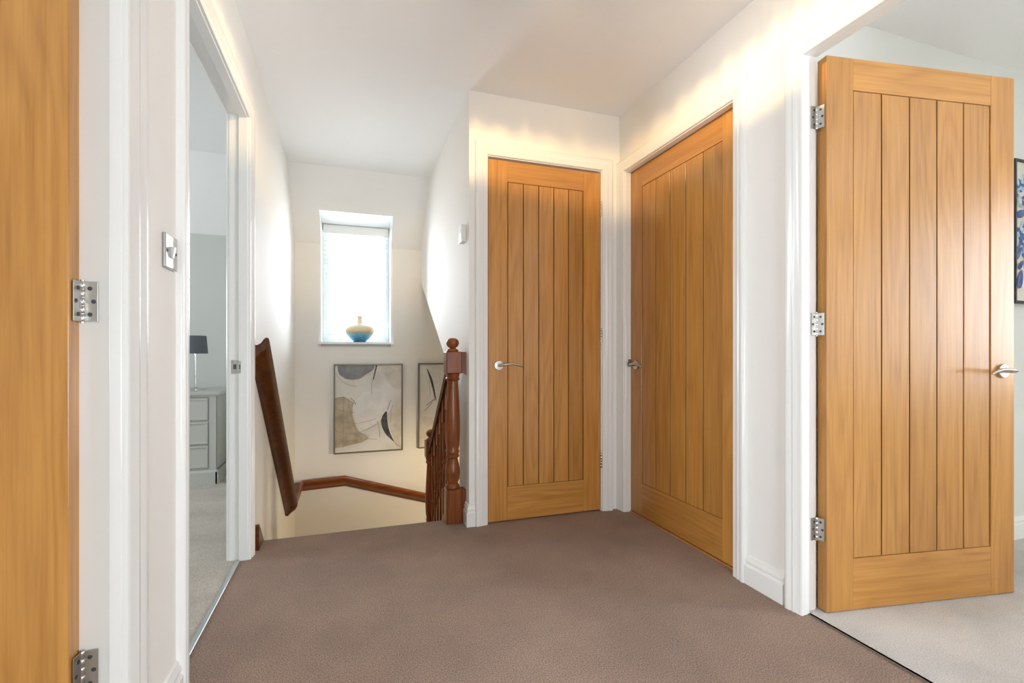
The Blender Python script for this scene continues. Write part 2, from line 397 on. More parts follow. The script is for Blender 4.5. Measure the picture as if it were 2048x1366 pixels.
def make_hinge(parent, loc, ang_jamb, ang_door, side_j=1, side_d=1):
    """angles (deg) of the two leaves around the pin, in the parent's frame"""
    hinge_leaf_mesh()
    h = link('hinge', CH['knuckle'], parent, loc); h['label'] = 'steel butt hinge'
    for ang, sd in ((ang_jamb, side_j), (ang_door, side_d)):
        lf = link('hinge_leaf', CH['leaf'], h, (0, 0, 0), radians(ang))
    return h
def leaf_screws(parent, loc, ang, sd):
    hinge_leaf_mesh()
    for x, z in ((0.013, 0.026), (0.019, 0.0), (0.013, -0.026)):
        v = Matrix.Rotation(radians(ang), 3, 'Z') @ Vector((x, 0.0010 * sd, 0))
        o = link('screw', CH['screw'], parent, (loc[0] + v.x, loc[1] + v.y, loc[2] + z), radians(ang + (0 if sd > 0 else 180)))
def make_door(name, origin, theta, w, hinge_right, label, z0=0.008, h=1.980, t=0.040):
    d = struct(empty(name, origin, radians(theta)), label)
    st, tr_, br = 0.110, 0.114, 0.184
    r = 0.0012
    key = ('stile', w)
    if key not in CH:
        CH[key] = MB().box(-st / 2, st / 2, 0, t, 0, h, r).mesh('stile', 'oak_upright')
        CH['top', w] = MB().box(-(w - 2 * st) / 2, (w - 2 * st) / 2, 0.0004, t, 0, tr_, r).mesh('rail', 'oak_across')
        CH['bot', w] = MB().box(-(w - 2 * st) / 2, (w - 2 * st) / 2, 0.0004, t, 0, br, r).mesh('rail', 'oak_across')
        pw = (w - 2 * st - 0.004) / 5; ph = h - tr_ - br; y0 = 0.0026; g = 0.0034; q = 0.0014
        pr = [(-pw / 2 + 0.0019, y0 + q), (-pw / 2 + g, y0), (pw / 2 - g, y0), (pw / 2 - 0.0019, y0 + q), (pw / 2 - 0.0019, t - 0.006), (-pw / 2 + 0.0019, t - 0.006)]
        CH['plank', w] = MB().prism(pr, lambda p, q_, tt: (p, q_, tt), 0.0022, ph - 0.0022).mesh('plank', 'oak_upright')
        me = CH['plank', w]; me.materials.append(M['oak_groove'])   # darker tone on the side faces along the grooves
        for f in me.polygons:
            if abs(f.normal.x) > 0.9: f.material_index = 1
    link('stile', CH[key], d, (st / 2, 0, z0)); link('stile', CH[key], d, (w - st / 2, 0, z0))
    link('rail', CH['top', w], d, (w / 2, 0, z0 + h - tr_)); link('rail', CH['bot', w], d, (w / 2, 0, z0))
    pw = (w - 2 * st - 0.004) / 5
    for k in range(5): link('plank', CH['plank', w], d, (st + 0.002 + pw * (k + 0.5), 0, z0 + br))
    # thin dark backing inside the grooves is the panel core
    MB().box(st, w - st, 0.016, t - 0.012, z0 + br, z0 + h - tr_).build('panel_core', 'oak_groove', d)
    # lever handle near the free edge, pointing at the hinges
    hx = 0.058 if hinge_right else w - 0.058; dr = 1 if hinge_right else -1
    for face in (1, -1):
        y_ = 0.0 if face > 0 else t
        hd = MB().lathe([(0.0255, 0.0), (0.0265, -0.004 * face), (0.0250, -0.0085 * face), (0.012, -0.0095 * face)], axis='y', base=(0, 0, 0), seg=28)\
            .build('door_handle', 'brushed_steel', d, (hx, y_, 0.862), smooth=True)
        hd['label'] = 'brushed steel lever handle'
        path = [(0, -0.006, 0), (0, -0.030, 0.000), (0.002, -0.043, 0.001), (0.010, -0.051, 0.003), (0.030, -0.053, 0.0065), (0.055, -0.053, 0.0085),
                (0.080, -0.053, 0.0070), (0.100, -0.053, 0.0015), (0.118, -0.053, -0.0065), (0.122, -0.053, -0.009)]
        MB().tube([(p[0] * dr, p[1] * face, p[2]) for p in path], [0.0085, 0.0085, 0.0085, 0.0085, 0.0080, 0.0075, 0.0070, 0.0062, 0.0048, 0.0025], 12, flat=0.8)\
            .build('lever', 'brushed_steel', hd, smooth=True)
    ex = -0.0008 if not hinge_right else w + 0.0008
    fx = (0 - 0.0006) if hinge_right else w + 0.0006
    MB().box(fx - 0.0006, fx + 0.0006, 0.009, 0.031, 0.832, 0.892, 0.0003).build('latch_plate', 'brushed_steel', d)
    return d
HZ = (0.297, 1.035, 1.780)
d1 = make_door('door_1', (0.711, YD + 0.002, 0), 0, 0.686, True, 'narrow closed oak plank door facing the camera beside the stairs')
for z in HZ: make_hinge(d1, (0.6895, -0.004, z), 75, 105)
d2 = make_door('door_2', (XR + 0.0375, 2.435, 0), -90, 0.838, True, 'closed oak plank door on the right wall next to the corner')
th3 = math.degrees(math.atan2(-0.125, 0.822))
d3 = make_door('door_3', (1.603, 1.249, 0), th3, 0.832, False, 'open oak plank door swung into the right bedroom', h=1.982)
R3 = Matrix.Rotation(radians(th3), 3, 'Z')
for z in HZ:
    lp = (-0.0114, 0.0312, z)
    make_hinge(d3, lp, 180 - th3, -66)
    leaf_screws(d3, lp, 180 - th3, 1); leaf_screws(d3, lp, -66, -1)
d4 = make_door('door_4', (-0.513 - 0.838, 1.143, 0), 0, 0.838, True, 'oak door standing open in the left foreground')
for z in HZ:
    lp = (0.838 + 0.0060, 0.0350, z)
    make_hinge(d4, lp, 0, -90 - 8)
    leaf_screws(d4, lp, 0, -1); leaf_screws(d4, lp, -98, 1)
# latch keep seen at the edge of door 1 and the strike on the casing of door 2
MB().box(-0.0012, 0.0012, -0.012, 0.012, -0.030, 0.030, 0.0005).build('strike_plate', 'dark_steel', t1, (-0.0105, 0.018, 0.868))
MB().box(-0.001, 0.001, -0.016, 0.006, -0.022, 0.022, 0.0005).build('strike_plate', 'brushed_steel', t2, (0.0012, 0.029, 0.872))

# ------------------------------------------------------------------ windows
def window(name, loc, theta, w, h, label, mull=0):
    """local x 0..w, z 0..h, glass in the local xz plane; portal light facing local -y"""
    e = struct(empty(name, loc, radians(theta)), label)
    fr_ = 0.055
    MB().box(0, w, -0.03, 0.03, 0, fr_, .004).box(0, w, -0.03, 0.03, h - fr_, h, .004).box(0, fr_, -0.03, 0.03, fr_, h - fr_, .004).box(w - fr_, w, -0.03, 0.03, fr_, h - fr_, .004)\
        .build('window_frame', 'upvc', e)
    n = mull + 1
    for k in range(mull): MB().box(w * (k + 1) / n - 0.03, w * (k + 1) / n + 0.03, -0.028, 0.028, fr_, h - fr_, .004).build('mullion', 'upvc', e)
    for k in range(n):
        a = max(fr_, w * k / n + (0.03 if k else 0)); b = min(w - fr_, w * (k + 1) / n - (0.03 if k < n - 1 else 0))
        MB().box(a, b, -0.004, 0.004, fr_, h - fr_).build('pane', 'window_glass', e)
    ld = bpy.data.lights.new('daylight_portal', 'AREA'); ld.shape = 'RECTANGLE'; ld.size = w; ld.size_y = h
    ld.cycles.is_portal = True
    lo = bpy.data.objects.new('daylight_portal', ld); C.objects.link(lo); lo.parent = e; lo.location = (w / 2, 0.06, h / 2); lo.rotation_euler = (radians(-90), 0, 0)
    return e
w1 = window('window_1', (WX0, YB + 0.29, WZ0), 0, WX1 - WX0, WZ1 - WZ0, 'white framed window above the stairs')
MB().box(WX0 - 0.026, WX1 + 0.026, YB - 0.030, YB + 0.26, WZ0 - 0.002, WZ0 + 0.018, 0.004).build('window_sill', 'satin_white', w1, (-WX0, -(YB + 0.29), -WZ0))
window('window_2', (-3.56, 2.6, 0.85), 90, 0.85, 0.90, 'window of the left bedroom', 1)
window('window_3', (-3.56, -0.5, 0.72), 90, 1.00, 1.02, 'window of the left front room', 1)
window('added_window_4', (XR + TR - 0.60, -1.66, 0.28), 180, 0.84, 0.92, 'added low window behind the camera that brightens the landing', 1)  # unseen window added, set low to throw daylight up at the landing ceiling
window('window_5', (4.46, -0.05, 0.72), -90, 1.95, 1.35, 'wide window of the right bedroom', 1)
# blind
ZS = WZ0 + 0.018
bl = tag(empty('window_blind', (0, YB + 0.215, ZS)), 'white slatted blind hanging in the stair window', 'blind')
bw0, bw1 = WX0 + 0.006, WX1 - 0.006
MB().box(bw0, bw1, -0.030, -0.022, WZ1 - 0.080 - ZS, WZ1 - 0.004 - ZS, .002).box(bw0, bw1, -0.022, 0.030, WZ1 - 0.045 - ZS, WZ1 - 0.004 - ZS).build('valance', 'satin_white', bl)
sm = MB().prism([(-0.018, -0.002), (0, 0.0010), (0.018, 0.002), (0.018, 0.0040), (0, 0.0030), (-0.018, 0.0000)], lambda p, q, t: (t, p, q), bw0 + 0.004, bw1 - 0.004).mesh('slat', 'blind_slat')
zz = WZ1 - 0.105 - ZS
while zz > 0.095:
    link('slat', sm, bl, (0, 0, zz)); zz -= 0.041
MB().box(bw0 + 0.004, bw1 - 0.004, -0.024, 0.024, 0.062, 0.078, .003).build('bottom_rail', 'blind_slat', bl)
for x in (bw0 + 0.10, bw1 - 0.10):
    MB().box(x - 0.0008, x + 0.0008, -0.0262, -0.0250, 0.07, WZ1 - 0.06 - ZS).build('ladder_cord', 'white_plastic', bl)
# vase
m = mat('vase_glaze', (0.1, 0.3, 0.5), 0.22, coat=0.5)
tc = N(m, 'ShaderNodeTexCoord'); sx = N(m, 'ShaderNodeSeparateXYZ'); L(m, tc.outputs['Object'], sx.inputs[0])
nz = N(m, 'ShaderNodeTexNoise', Scale=38.0, Detail=4.0); L(m, tc.outputs['Object'], nz.inputs['Vector'])
mm = N(m, 'ShaderNodeMath', operation='MULTIPLY_ADD'); mm.inputs[1].default_value = 0.05; L(m, nz.outputs[0], mm.inputs[0]); L(m, sx.outputs[2], mm.inputs[2])
L(m, ramp(m, mm.outputs[0], [(0.02, (0.02, 0.10, 0.20)), (0.055, (0.07, 0.34, 0.62)), (0.085, (0.22, 0.58, 0.78)), (0.097, (0.45, 0.43, 0.30)), (0.115, (0.78, 0.64, 0.38)), (0.25, (0.85, 0.80, 0.60))]), P(m).inputs['Base Color'])
v = MB().lathe([(0.046, 0.0), (0.049, 0.005), (0.056, 0.012), (0.074, 0.028), (0.091, 0.046), (0.104, 0.066), (0.1115, 0.086), (0.110, 0.103), (0.100, 0.119), (0.080, 0.133), (0.052, 0.144), (0.030, 0.151), (0.020, 0.162), (0.018, 0.185), (0.021, 0.203), (0.024, 0.206), (0.018, 0.204), (0.012, 0.16)], seg=40).build('vase', 'vase_glaze', None, (0.078, YB + 0.050, ZS), smooth=True); v.scale = (1.10, 1.10, 1.10)
tag(v, 'squat blue and gold glazed vase on the window sill', 'vase')

# ------------------------------------------------------------------ stairs
st = struct(empty('staircase', (0, 0, 0)), 'carpeted stairs dropping away from the landing')
for k in range(6):
    y = YT + 0.215 * k; z = -0.195 * (k + 1)
    MB().box(XL + 0.03, 0.50, y, y + 0.245 if k < 5 else YB, z - 0.20, z, 0.006).build('step', 'brown_carpet', st)
MB().box(0.50, 1.2, 3.42, YB, -1.75, -1.56, 0.006).build('step', 'brown_carpet', st)
def string_board(x0, x1, y0, y1, ztop0, mname):
    sl = 0.195 / 0.215
    return MB().prism([(y0, -0.30), (y0, ztop0), (y1, ztop0 - sl * (y1 - y0)), (y1, ztop0 - sl * (y1 - y0) - 0.34), (YT + 0.02, -0.34)], lambda p, q, t: (t, p, q), x0, x1)
sb = MB().prism([(2.515, 0.0), (2.515, 0.115), (2.53, 0.118), (2.645, 0.004), (3.80, -1.05), (3.80, -1.40), (2.66, -0.36), (2.6, -0.3)], lambda p, q, t: (t, p, q), XL, XL + 0.030)
sb.build('stair_string', 'stained_along_y', st)
# banister
bx = 0.534
ban = tag(empty('stair_banister', (bx, 2.60, 0)), 'dark varnished banister with turned newel posts and balusters beside the stairs', 'banister')
def newel(y, zb, parent, name):
    s_ = 0.042
    n_ = MB().box(-s_, s_, -s_, s_, 0, 0.185, 0.004).build(name, 'stained_upright', parent, (0, y, zb))
    n_['label'] = 'turned newel post with ball cap'
    MB().lathe([(0.030, 0.183), (0.037, 0.190), (0.038, 0.200), (0.034, 0.208), (0.030, 0.214), (0.036, 0.236), (0.041, 0.265), (0.041, 0.285), (0.036, 0.315), (0.029, 0.345), (0.027, 0.352),
                (0.035, 0.358), (0.037, 0.366), (0.033, 0.374), (0.036, 0.382), (0.037, 0.392), (0.033, 0.400), (0.038, 0.430), (0.041, 0.50), (0.040, 0.57), (0.036, 0.66), (0.032, 0.74), (0.030, 0.775),
                (0.037, 0.781), (0.039, 0.790), (0.034, 0.797), (0.037, 0.804), (0.039, 0.812), (0.034, 0.822)], seg=32).build('turned_shaft', 'stained_upright', n_, smooth=True)
    MB().box(-s_, s_, -s_, s_, 0.818, 0.938, 0.005).build('newel_block', 'stained_upright', n_)
    MB().lathe([(0.030, 0.936), (0.034, 0.942), (0.030, 0.950), (0.020, 0.954), (0.018, 0.959), (0.026, 0.964), (0.033, 0.974), (0.036, 0.986), (0.033, 0.998), (0.026, 1.006), (0.014, 1.012), (0.004, 1.013)],
               seg=28).build('ball_cap', 'stained_upright', n_, smooth=True)
    return n_
n1 = newel(0, 0.0, ban, 'newel_post')
MB().box(0.042, 0.0675, -0.030, 0.030, 0.0, 0.180, 0.003).build('packing_block', 'stained_upright', n1)
MB().prism([(0.042, 0.822), (0.058, 0.818), (0.064, 0.826), (0.0675, 0.826), (0.0675, 0.936), (0.042, 0.936)], lambda p, q, t: (p, t, q), -0.030, 0.030).build('packing_block', 'stained_upright', n1)
DY = 0.73; DZ = -0.615
n2 = newel(DY, DZ, ban, 'newel_post')
# handrail between the posts
def rail_profile(): return [(-0.030, -0.012), (-0.026, -0.026), (0.026, -0.026), (0.030, -0.012), (0.026, 0.004), (0.030, 0.014), (0.022, 0.028), (0.0, 0.033), (-0.022, 0.028), (-0.030, 0.014), (-0.026, 0.004)]
def ry(t): return 0.040 + (DY - 0.080) * t
def rz(t): return 0.835 + (0.262 - 0.835) * t
MB().prism([(p, q) for p, q in rail_profile()], lambda p, q, t: (p, ry(t), rz(t) + q), 0.0, 1.0).build('handrail', 'stained_along_y', ban, smooth=True)
MB().prism([(-0.020, -0.050), (0.020, -0.050), (0.020, 0.20), (-0.020, 0.20)], lambda p, q, t: (p, ry(t), rz(t) - 0.93 + q), 0.0, 1.0).build('string_board', 'stained_along_y', ban)
prof = [(0.011, 0.0), (0.016, 0.006), (0.017, 0.014), (0.012, 0.022), (0.015, 0.040), (0.018, 0.070), (0.016, 0.11), (0.011, 0.15), (0.016, 0.156), (0.017, 0.164), (0.011, 0.172), (0.016, 0.24), (0.017, 0.30), (0.013, 0.38), (0.011, 0.412), (0.017, 0.418), (0.017, 0.428), (0.011, 0.434)]
bm_ = MB().lathe(prof, seg=14).mesh('turned_spindle', 'stained_upright', True)
sq = MB().box(-0.016, 0.016, -0.016, 0.016, -0.19, 0.002, 0.001).mesh('baluster', 'stained_upright')
sq2 = MB().box(-0.016, 0.016, -0.016, 0.016, 0.432, 0.60, 0.001).mesh('baluster_head', 'stained_upright')
for k in range(6):
    t = (k + 0.9) / 6.6
    b_ = link('baluster', sq, ban, (0, ry(t), rz(t) - 0.55)); link('turned_spindle', bm_, b_); link('baluster_head', sq2, b_).scale = (1, 1, 0.92)

# wall handrail (pig's-ear section) down the left wall, level round the corner, then falling along the outer wall
hr = tag(empty('wall_handrail', (XL, 2.5, 0)), 'dark varnished wall handrail running down the left stair wall and round the corner', 'handrail')
PE = [(0.0, -0.055), (0.016, -0.060), (0.026, -0.046), (0.044, -0.030), (0.060, -0.020), (0.074, 0.000), (0.080, 0.022), (0.076, 0.036), (0.066, 0.040), (0.056, 0.032), (0.044, 0.014), (0.028, 0.004), (0.012, 0.006), (0.0, 0.010)]
def swept(path, normals, mname, nm):
    n = len(PE); vs = []
    for (x, y, z), (nx, ny) in zip(path, normals):
        for a_, q in PE: vs.append((x + nx * a_, y + ny * a_, z + q))
    fs = [(s * n + i, s * n + (i + 1) % n, (s + 1) * n + (i + 1) % n, (s + 1) * n + i) for s in range(len(path) - 1) for i in range(n)]
    fs += [tuple(range(n)), tuple(range((len(path) - 1) * n, len(path) * n))]
    o = MB().add(vs, fs).build(nm, mname, hr, smooth=True); return o
sl = (0.945 + 0.178) / (3.746 - 2.52)
swept([(0, -0.02, 0.945 + 0.02 * sl), (0, 3.746 - 2.5, 0.945 - sl * (3.746 - 2.52))], [(1, 0), (1, 0)], 'stained_along_y', 'rail_section')
yb = YB - 2.5
swept([(0, 3.72 - 2.5, -0.165), (0, yb, -0.165), (XL * -1 - 0.04, yb, -0.150)], [(1, 0), (1, -1), (0, -1)], 'stained_along_x', 'rail_section')
swept([(XL * -1 - 0.04, yb, -0.150), (XL * -1 + 1.1, yb, -0.150 - 1.14 * 0.31)], [(0, -1), (0, -1)], 'stained_along_x', 'rail_section')

# ------------------------------------------------------------------ pictures
m = mat('canvas_paint', (0.66, 0.64, 0.61), 0.75)
n = N(m, 'ShaderNodeTexNoise', Scale=5.0, Detail=6.0); L(m, coords(m, (1, 1, 1)), n.inputs['Vector'])
L(m, ramp(m, n.outputs[0], [(0.3, (0.55, 0.53, 0.50)), (0.6, (0.70, 0.68, 0.65))]), P(m).inputs['Base Color'])
def patchy(name, a, b, sc=14.0):
    m = mat(name, a, 0.75); n = N(m, 'ShaderNodeTexNoise', Scale=sc, Detail=5.0); L(m, coords(m, (1, 1, 1)), n.inputs['Vector'])
    L(m, ramp(m, n.outputs[0], [(0.35, a), (0.65, b)]), P(m).inputs['Base Color'])
patchy('paint_grey', (0.20, 0.20, 0.22), (0.29, 0.29, 0.305)); patchy('paint_beige', (0.34, 0.29, 0.20), (0.50, 0.44, 0.34)); patchy('paint_sand', (0.55, 0.50, 0.42), (0.66, 0.62, 0.56))
patchy('paint_black', (0.03, 0.03, 0.035), (0.10, 0.10, 0.10), 60.0); patchy('paint_white', (0.66, 0.65, 0.64), (0.74, 0.73, 0.72)); mat('paint_line', (0.30, 0.26, 0.20), 0.8); mat('champagne_frame', (0.16, 0.13, 0.09), 0.35, metal=0.4)
def smooth_poly(pts, n=6):
    out = []; k = len(pts)
    for i in range(k):
        p0, p1, p2, p3 = (Vector(pts[(i + j - 1) % k]) for j in range(4))
        for s_ in range(n):
            t = s_ / n
            out.append(0.5 * ((2 * p1) + (p2 - p0) * t + (2 * p0 - 5 * p1 + 4 * p2 - p3) * t * t + (3 * p1 - p0 - 3 * p2 + p3) * t ** 3))
    return out
def picture(name, loc, w, h, label, patches, lines, frame='champagne_frame', canvas='canvas_paint', ft=0.009):
    """hangs on a wall facing -y; local x 0..w, z 0..h"""
    e = tag(empty(name, loc), label, 'painting')
    MB().box(0, ft, -0.034, 0, 0, h, .001).box(w - ft, w, -0.034, 0, 0, h, .001).box(ft, w - ft, -0.034, 0, 0, ft, .001).box(ft, w - ft, -0.034, 0, h - ft, h, .001).build('picture_frame', frame, e)
    MB().box(ft + 0.002, w - ft - 0.002, -0.026, -0.002, ft + 0.002, h - ft - 0.002).build('canvas', canvas, e)
    cl = lambda p: (min(max(p[0], ft / w + .004), 1 - ft / w - .004) * w, h - min(max(p[1], ft / h + .003), 1 - ft / h - .003) * h)
    for i, (pm, pts, sm_) in enumerate(patches):
        q = [cl(p) for p in (smooth_poly(pts) if sm_ else pts)]
        bm = bmesh.new(); vs = [bm.verts.new((p[0], -0.0263 - 0.00025 * i, p[1])) for p in q]
        es = [bm.edges.new((vs[j], vs[(j + 1) % len(vs)])) for j in range(len(vs)) if (vs[j].co - vs[(j + 1) % len(vs)].co).length > 1e-6]
        bmesh.ops.remove_doubles(bm, verts=bm.verts, dist=1e-5)
        bmesh.ops.triangle_fill(bm, use_beauty=True, edges=list(bm.edges), normal=(0, -1, 0))
        me = bpy.data.meshes.new('paint_patch'); bm.to_mesh(me); bm.free(); me.materials.append(M[pm]); link('paint_patch', me, e)
    for k, (pts, wd) in enumerate(lines):
        pp = [cl(p) for p in pts]; vs = []
        for i, p in enumerate(pp):
            a_ = Vector(pp[max(i - 1, 0)]); b_ = Vector(pp[min(i + 1, len(pp) - 1)]); d_ = (b_ - a_).normalized(); nn = Vector((-d_.y, d_.x)) * wd / 2
            vs += [(p[0] + nn.x, -0.0285 - 0.00004 * k, p[1] + nn.y), (p[0] - nn.x, -0.0285 - 0.00004 * k, p[1] - nn.y)]
        MB().add(vs, [(2 * i, 2 * i + 1, 2 * i + 3, 2 * i + 2) for i in range(len(pp) - 1)]).build('brush_line', 'paint_line', e)
    return e
def arc(p0, p1, p2, n=14):
    p0, p1, p2 = Vector(p0), Vector(p1), Vector(p2)
    return [tuple((1 - t) ** 2 * p0 + 2 * t * (1 - t) * p1 + t * t * p2) for t in [i / n for i in range(n + 1)]]
beige = [(0, .375), (.06, .368), (.14, .362), (.20, .385), (.295, .440), (.27, .50), (.262, .56), (.285, .63), (.32, .71), (.37, .77), (.45, .80), (.50, .84), (.40, .885), (.25, .905), (.12, .925), (0, .93)]
picture('painting', (-0.134, YB, 0.068), 0.575, 0.765, 'abstract canvas with a grey dome and black leaf stroke under the stair window', [
    ('paint_sand', [(.62, 0), (1, 0), (1, .30), (.86, .28), (.76, .20), (.70, .08)], False),
    ('paint_sand', [(.80, .55), (1, .45), (1, .97), (.90, .95), (.84, .80), (.80, .68)], True),
    ('paint_beige', beige, False),
    ('paint_white', [(.27, .47), (.40, .33), (.60, .28), (.80, .36), (.83, .48), (.74, .58), (.63, .66), (.53, .71), (.42, .735), (.34, .67), (.29, .58)], True),
    ('paint_grey', [(.055, 0), (.055, .07), (.09, .125), (.16, .163), (.26, .178), (.36, .168), (.45, .122), (.53, .086), (.57, .06), (.588, 0)], False),
    ('paint_black', [(.757, .545), (.70, .59), (.677, .65), (.69, .72), (.74, .80), (.80, .85), (.868, .897), (.822, .82), (.787, .74), (.767, .65)], True),
    ('paint_black', [(.60, 0), (.622, 0), (.568, .178), (.553, .178)], False)],
    [(arc((.555, .17), (.53, .24), (.535, .34)), .003), (arc((.03, .10), (.12, .24), (.32, .25)), .003), (arc((.04, .08), (.2, .25), (.55, .10)), .002),
     (arc((.14, .36), (.13, .6), (.13, .93)), .003), (arc((.0, .6), (.25, .72), (.60, .62)), .003), (arc((0, .50), (.2, .53), (.30, .55)), .002), (arc((0, .72), (.25, .86), (.62, .68)), .003),
     (arc((0, .9), (.3, .82), (.62, .86)), .003), (arc((.20, .39), (.25, .7), (.40, .86)), .003), (arc((0, .83), (.3, .72), (.5, .82)), .002), (arc((.23, .38), (.30, .42), (.31, .455)), .006),
     (arc((.62, .65), (.66, .74), (.655, .83)), .004), (arc((.77, .53), (.79, .47), (.82, .42)), .006), (arc((.85, .47), (.80, .6), (.82, .68)), .003), (arc((.87, .90), (.92, .94), (.97, .965)), .004),
     (arc((0, .64), (.1, .66), (.3, .64)), .002)])
picture('painting', (0.577, YB, 0.072), 0.575, 0.765, 'abstract canvas half hidden behind the banister and stairwell wall', [
    ('paint_sand', [(0, .62), (.5, .66), (1, .6), (1, 1), (0, 1)], False),
    ('paint_grey', [(.45, 0), (.9, 0), (.86, .16), (.62, .2)], True),
    ('paint_black', [(.13, .06), (.22, .20), (.275, .42), (.26, .42), (.20, .24)], True),
    ('paint_beige', [(.5, .4), (.8, .35), (1, .5), (.9, .8), (.6, .8)], True)],
    [(arc((.12, .5), (.2, .45), (.27, .42)), .006), (arc((.1, .56), (.18, .5), (.22, .46)), .004), (arc((.16, .2), (.19, .3), (.18, .4)), .003)])
# floral picture in the right bedroom
mat('black_frame', (0.02, 0.02, 0.022), 0.35); patchy('cream_canvas', (0.62, 0.58, 0.48), (0.72, 0.68, 0.58), 6.0)
patchy('petal_blue', (0.04, 0.09, 0.22), (0.10, 0.20, 0.38), 40.0); patchy('petal_pale', (0.25, 0.38, 0.55), (0.62, 0.70, 0.78), 40.0); patchy('leaf_blue', (0.05, 0.07, 0.20), (0.14, 0.18, 0.38), 25.0)
fp = tag(empty('painting', (3.095, 1.458, 1.177)), 'blue flower print in a black frame on the right bedroom wall', 'painting')
fw, fh = 0.52, 0.712
MB().box(0, .012, -0.03, 0, 0, fh, .001).box(fw - .012, fw, -0.03, 0, 0, fh, .001).box(.012, fw - .012, -0.03, 0, 0, .012, .001).box(.012, fw - .012, -0.03, 0, fh - .012, fh, .001).build('picture_frame', 'black_frame', fp)
MB().box(.012, fw - .012, -0.022, -0.002, .012, fh - .012).build('canvas', 'cream_canvas', fp)
def oval(mb, cx, cz, a_, b_, rot, y):
    vs = []
    for k in range(10):
        t = 2 * pi * k / 10; x, z = a_ * cos(t), b_ * sin(t) * (1 - 0.35 * cos(t))
        vs.append((min(max(cx + x * cos(rot) - z * sin(rot), .014), fw - .014), y, min(max(cz + x * sin(rot) + z * cos(rot), .014), fh - .014)))
    mb.add(vs, [tuple(range(10))])
for (cx, cz, r_) in ((.085, .57, .085), (.12, .33, .095), (.33, .47, .11), (.38, .22, .09)):
    for mt_, nn_, dy in (('petal_blue', 60, 0), ('petal_pale', 26, -0.002)):
        mb = MB()
        for i in range(nn_):
            a_ = random.uniform(0, 2 * pi); q = r_ * math.sqrt(random.random())
            oval(mb, cx + q * cos(a_), cz + q * sin(a_) * 1.1, random.uniform(.010, .022), random.uniform(.006, .012), random.uniform(0, pi), -0.0225 - i * 0.00002 + dy)
        mb.build('flower_head', mt_, fp)['kind'] = 'stuff'
for cx, cz, a_, rot in ((.055, .445, .045, .3), (.03, .245, .035, 1.0), (.05, .19, .03, .8), (.045, .12, .05, 1.3), (.22, .60, .05, .5), (.24, .15, .06, -.4), (.47, .36, .05, 1.2), (.20, .22, .04, 2.2)):
    mb = MB(); oval(mb, cx, cz, a_, a_ * .42, rot, -0.0275); mb.build('leaf', 'leaf_blue', fp)
for p0, p1, p2 in (((.08, .50), (.06, .3), (.10, .06)), ((.12, .25), (.16, .15), (.22, .04)), ((.33, .38), (.30, .2), (.26, .04))):
    pp = arc(p0, p1, p2); vs = []
    for x, z in pp: vs += [(x - .0015, -0.0223, z), (x + .0015, -0.0223, z)]
    MB().add(vs, [(2 * i, 2 * i + 1, 2 * i + 3, 2 * i + 2) for i in range(len(pp) - 1)]).build('stem', 'leaf_blue', fp)

# ------------------------------------------------------------------ small wall fittings
sw = tag(empty('light_switch', (XL, 1.428, 1.187)), 'square chrome light switch with a white rocker between the left doorways', 'switch')
MB().box(0, 0.008, -0.043, 0.043, -0.043, 0.043, 0.003).build('switch_plate', 'brushed_steel', sw)
MB().prism([(0.008, -0.014), (0.0115, -0.014), (0.016, 0.013), (0.008, 0.014)], lambda p, q, t: (p, t, q), -0.006, 0.006).build('rocker', 'white_plastic', sw)
for y in (-0.030, 0.030): MB().lathe([(0.0035, 0.0078), (0.0035, 0.0088), (0.002, 0.0092)], axis='x', base=(0, y, 0), seg=12).build('screw', 'dark_steel', sw)
ts = tag(empty('wall_sensor', (XS, 2.605, 1.590)), 'small white sensor box on the stairwell wall near the narrow door', 'sensor')
MB().box(-0.027, 0, -0.037, 0.037, -0.047, 0.047, 0.003).build('sensor_case', 'white_plastic', ts)
MB().box(-0.0278, -0.0265, -0.020, 0.020, 0.004, 0.030, 0.0005).build('sensor_window', 'satin_white', ts)

# ------------------------------------------------------------------ left bedroom: chest and lamp
ch = tag(empty('chest_of_drawers', (-0.895, 3.885, 0.002)), 'grey painted chest of three drawers seen through the left doorway', 'chest')
cwid, cdep, chh = 0.50, 0.44, 0.655
MB().box(-cwid + 0.008, -0.008, 0.010, cdep, 0.10, chh - 0.025).build('carcass', 'grey_green_wood', ch)
MB().prism([(0.012, 0.0), (0.012, 0.10), (0.0, 0.10), (-0.010, 0.085), (-0.010, 0.0)], lambda p, q, t: (t, p, q), -cwid, 0.0).box(-0.010, 0.006, -0.010, cdep, 0, 0.092).box(-cwid - 0.006, -cwid + 0.010, -0.010, cdep, 0, 0.092).build('plinth', 'grey_green_wood', ch)
MB().box(-cwid - 0.018, 0.018, -0.020, cdep, chh - 0.024, chh, 0.004).box(-cwid - 0.006, 0.006, -0.006, cdep, chh - 0.036, chh - 0.024, 0.003).build('chest_top', 'grey_green_wood', ch)
for x in (-cwid + 0.030, -0.030): MB().box(x - 0.022, x + 0.022, -0.001, 0.02, 0.10, chh - 0.036, .001).build('front_post', 'grey_green_wood', ch)
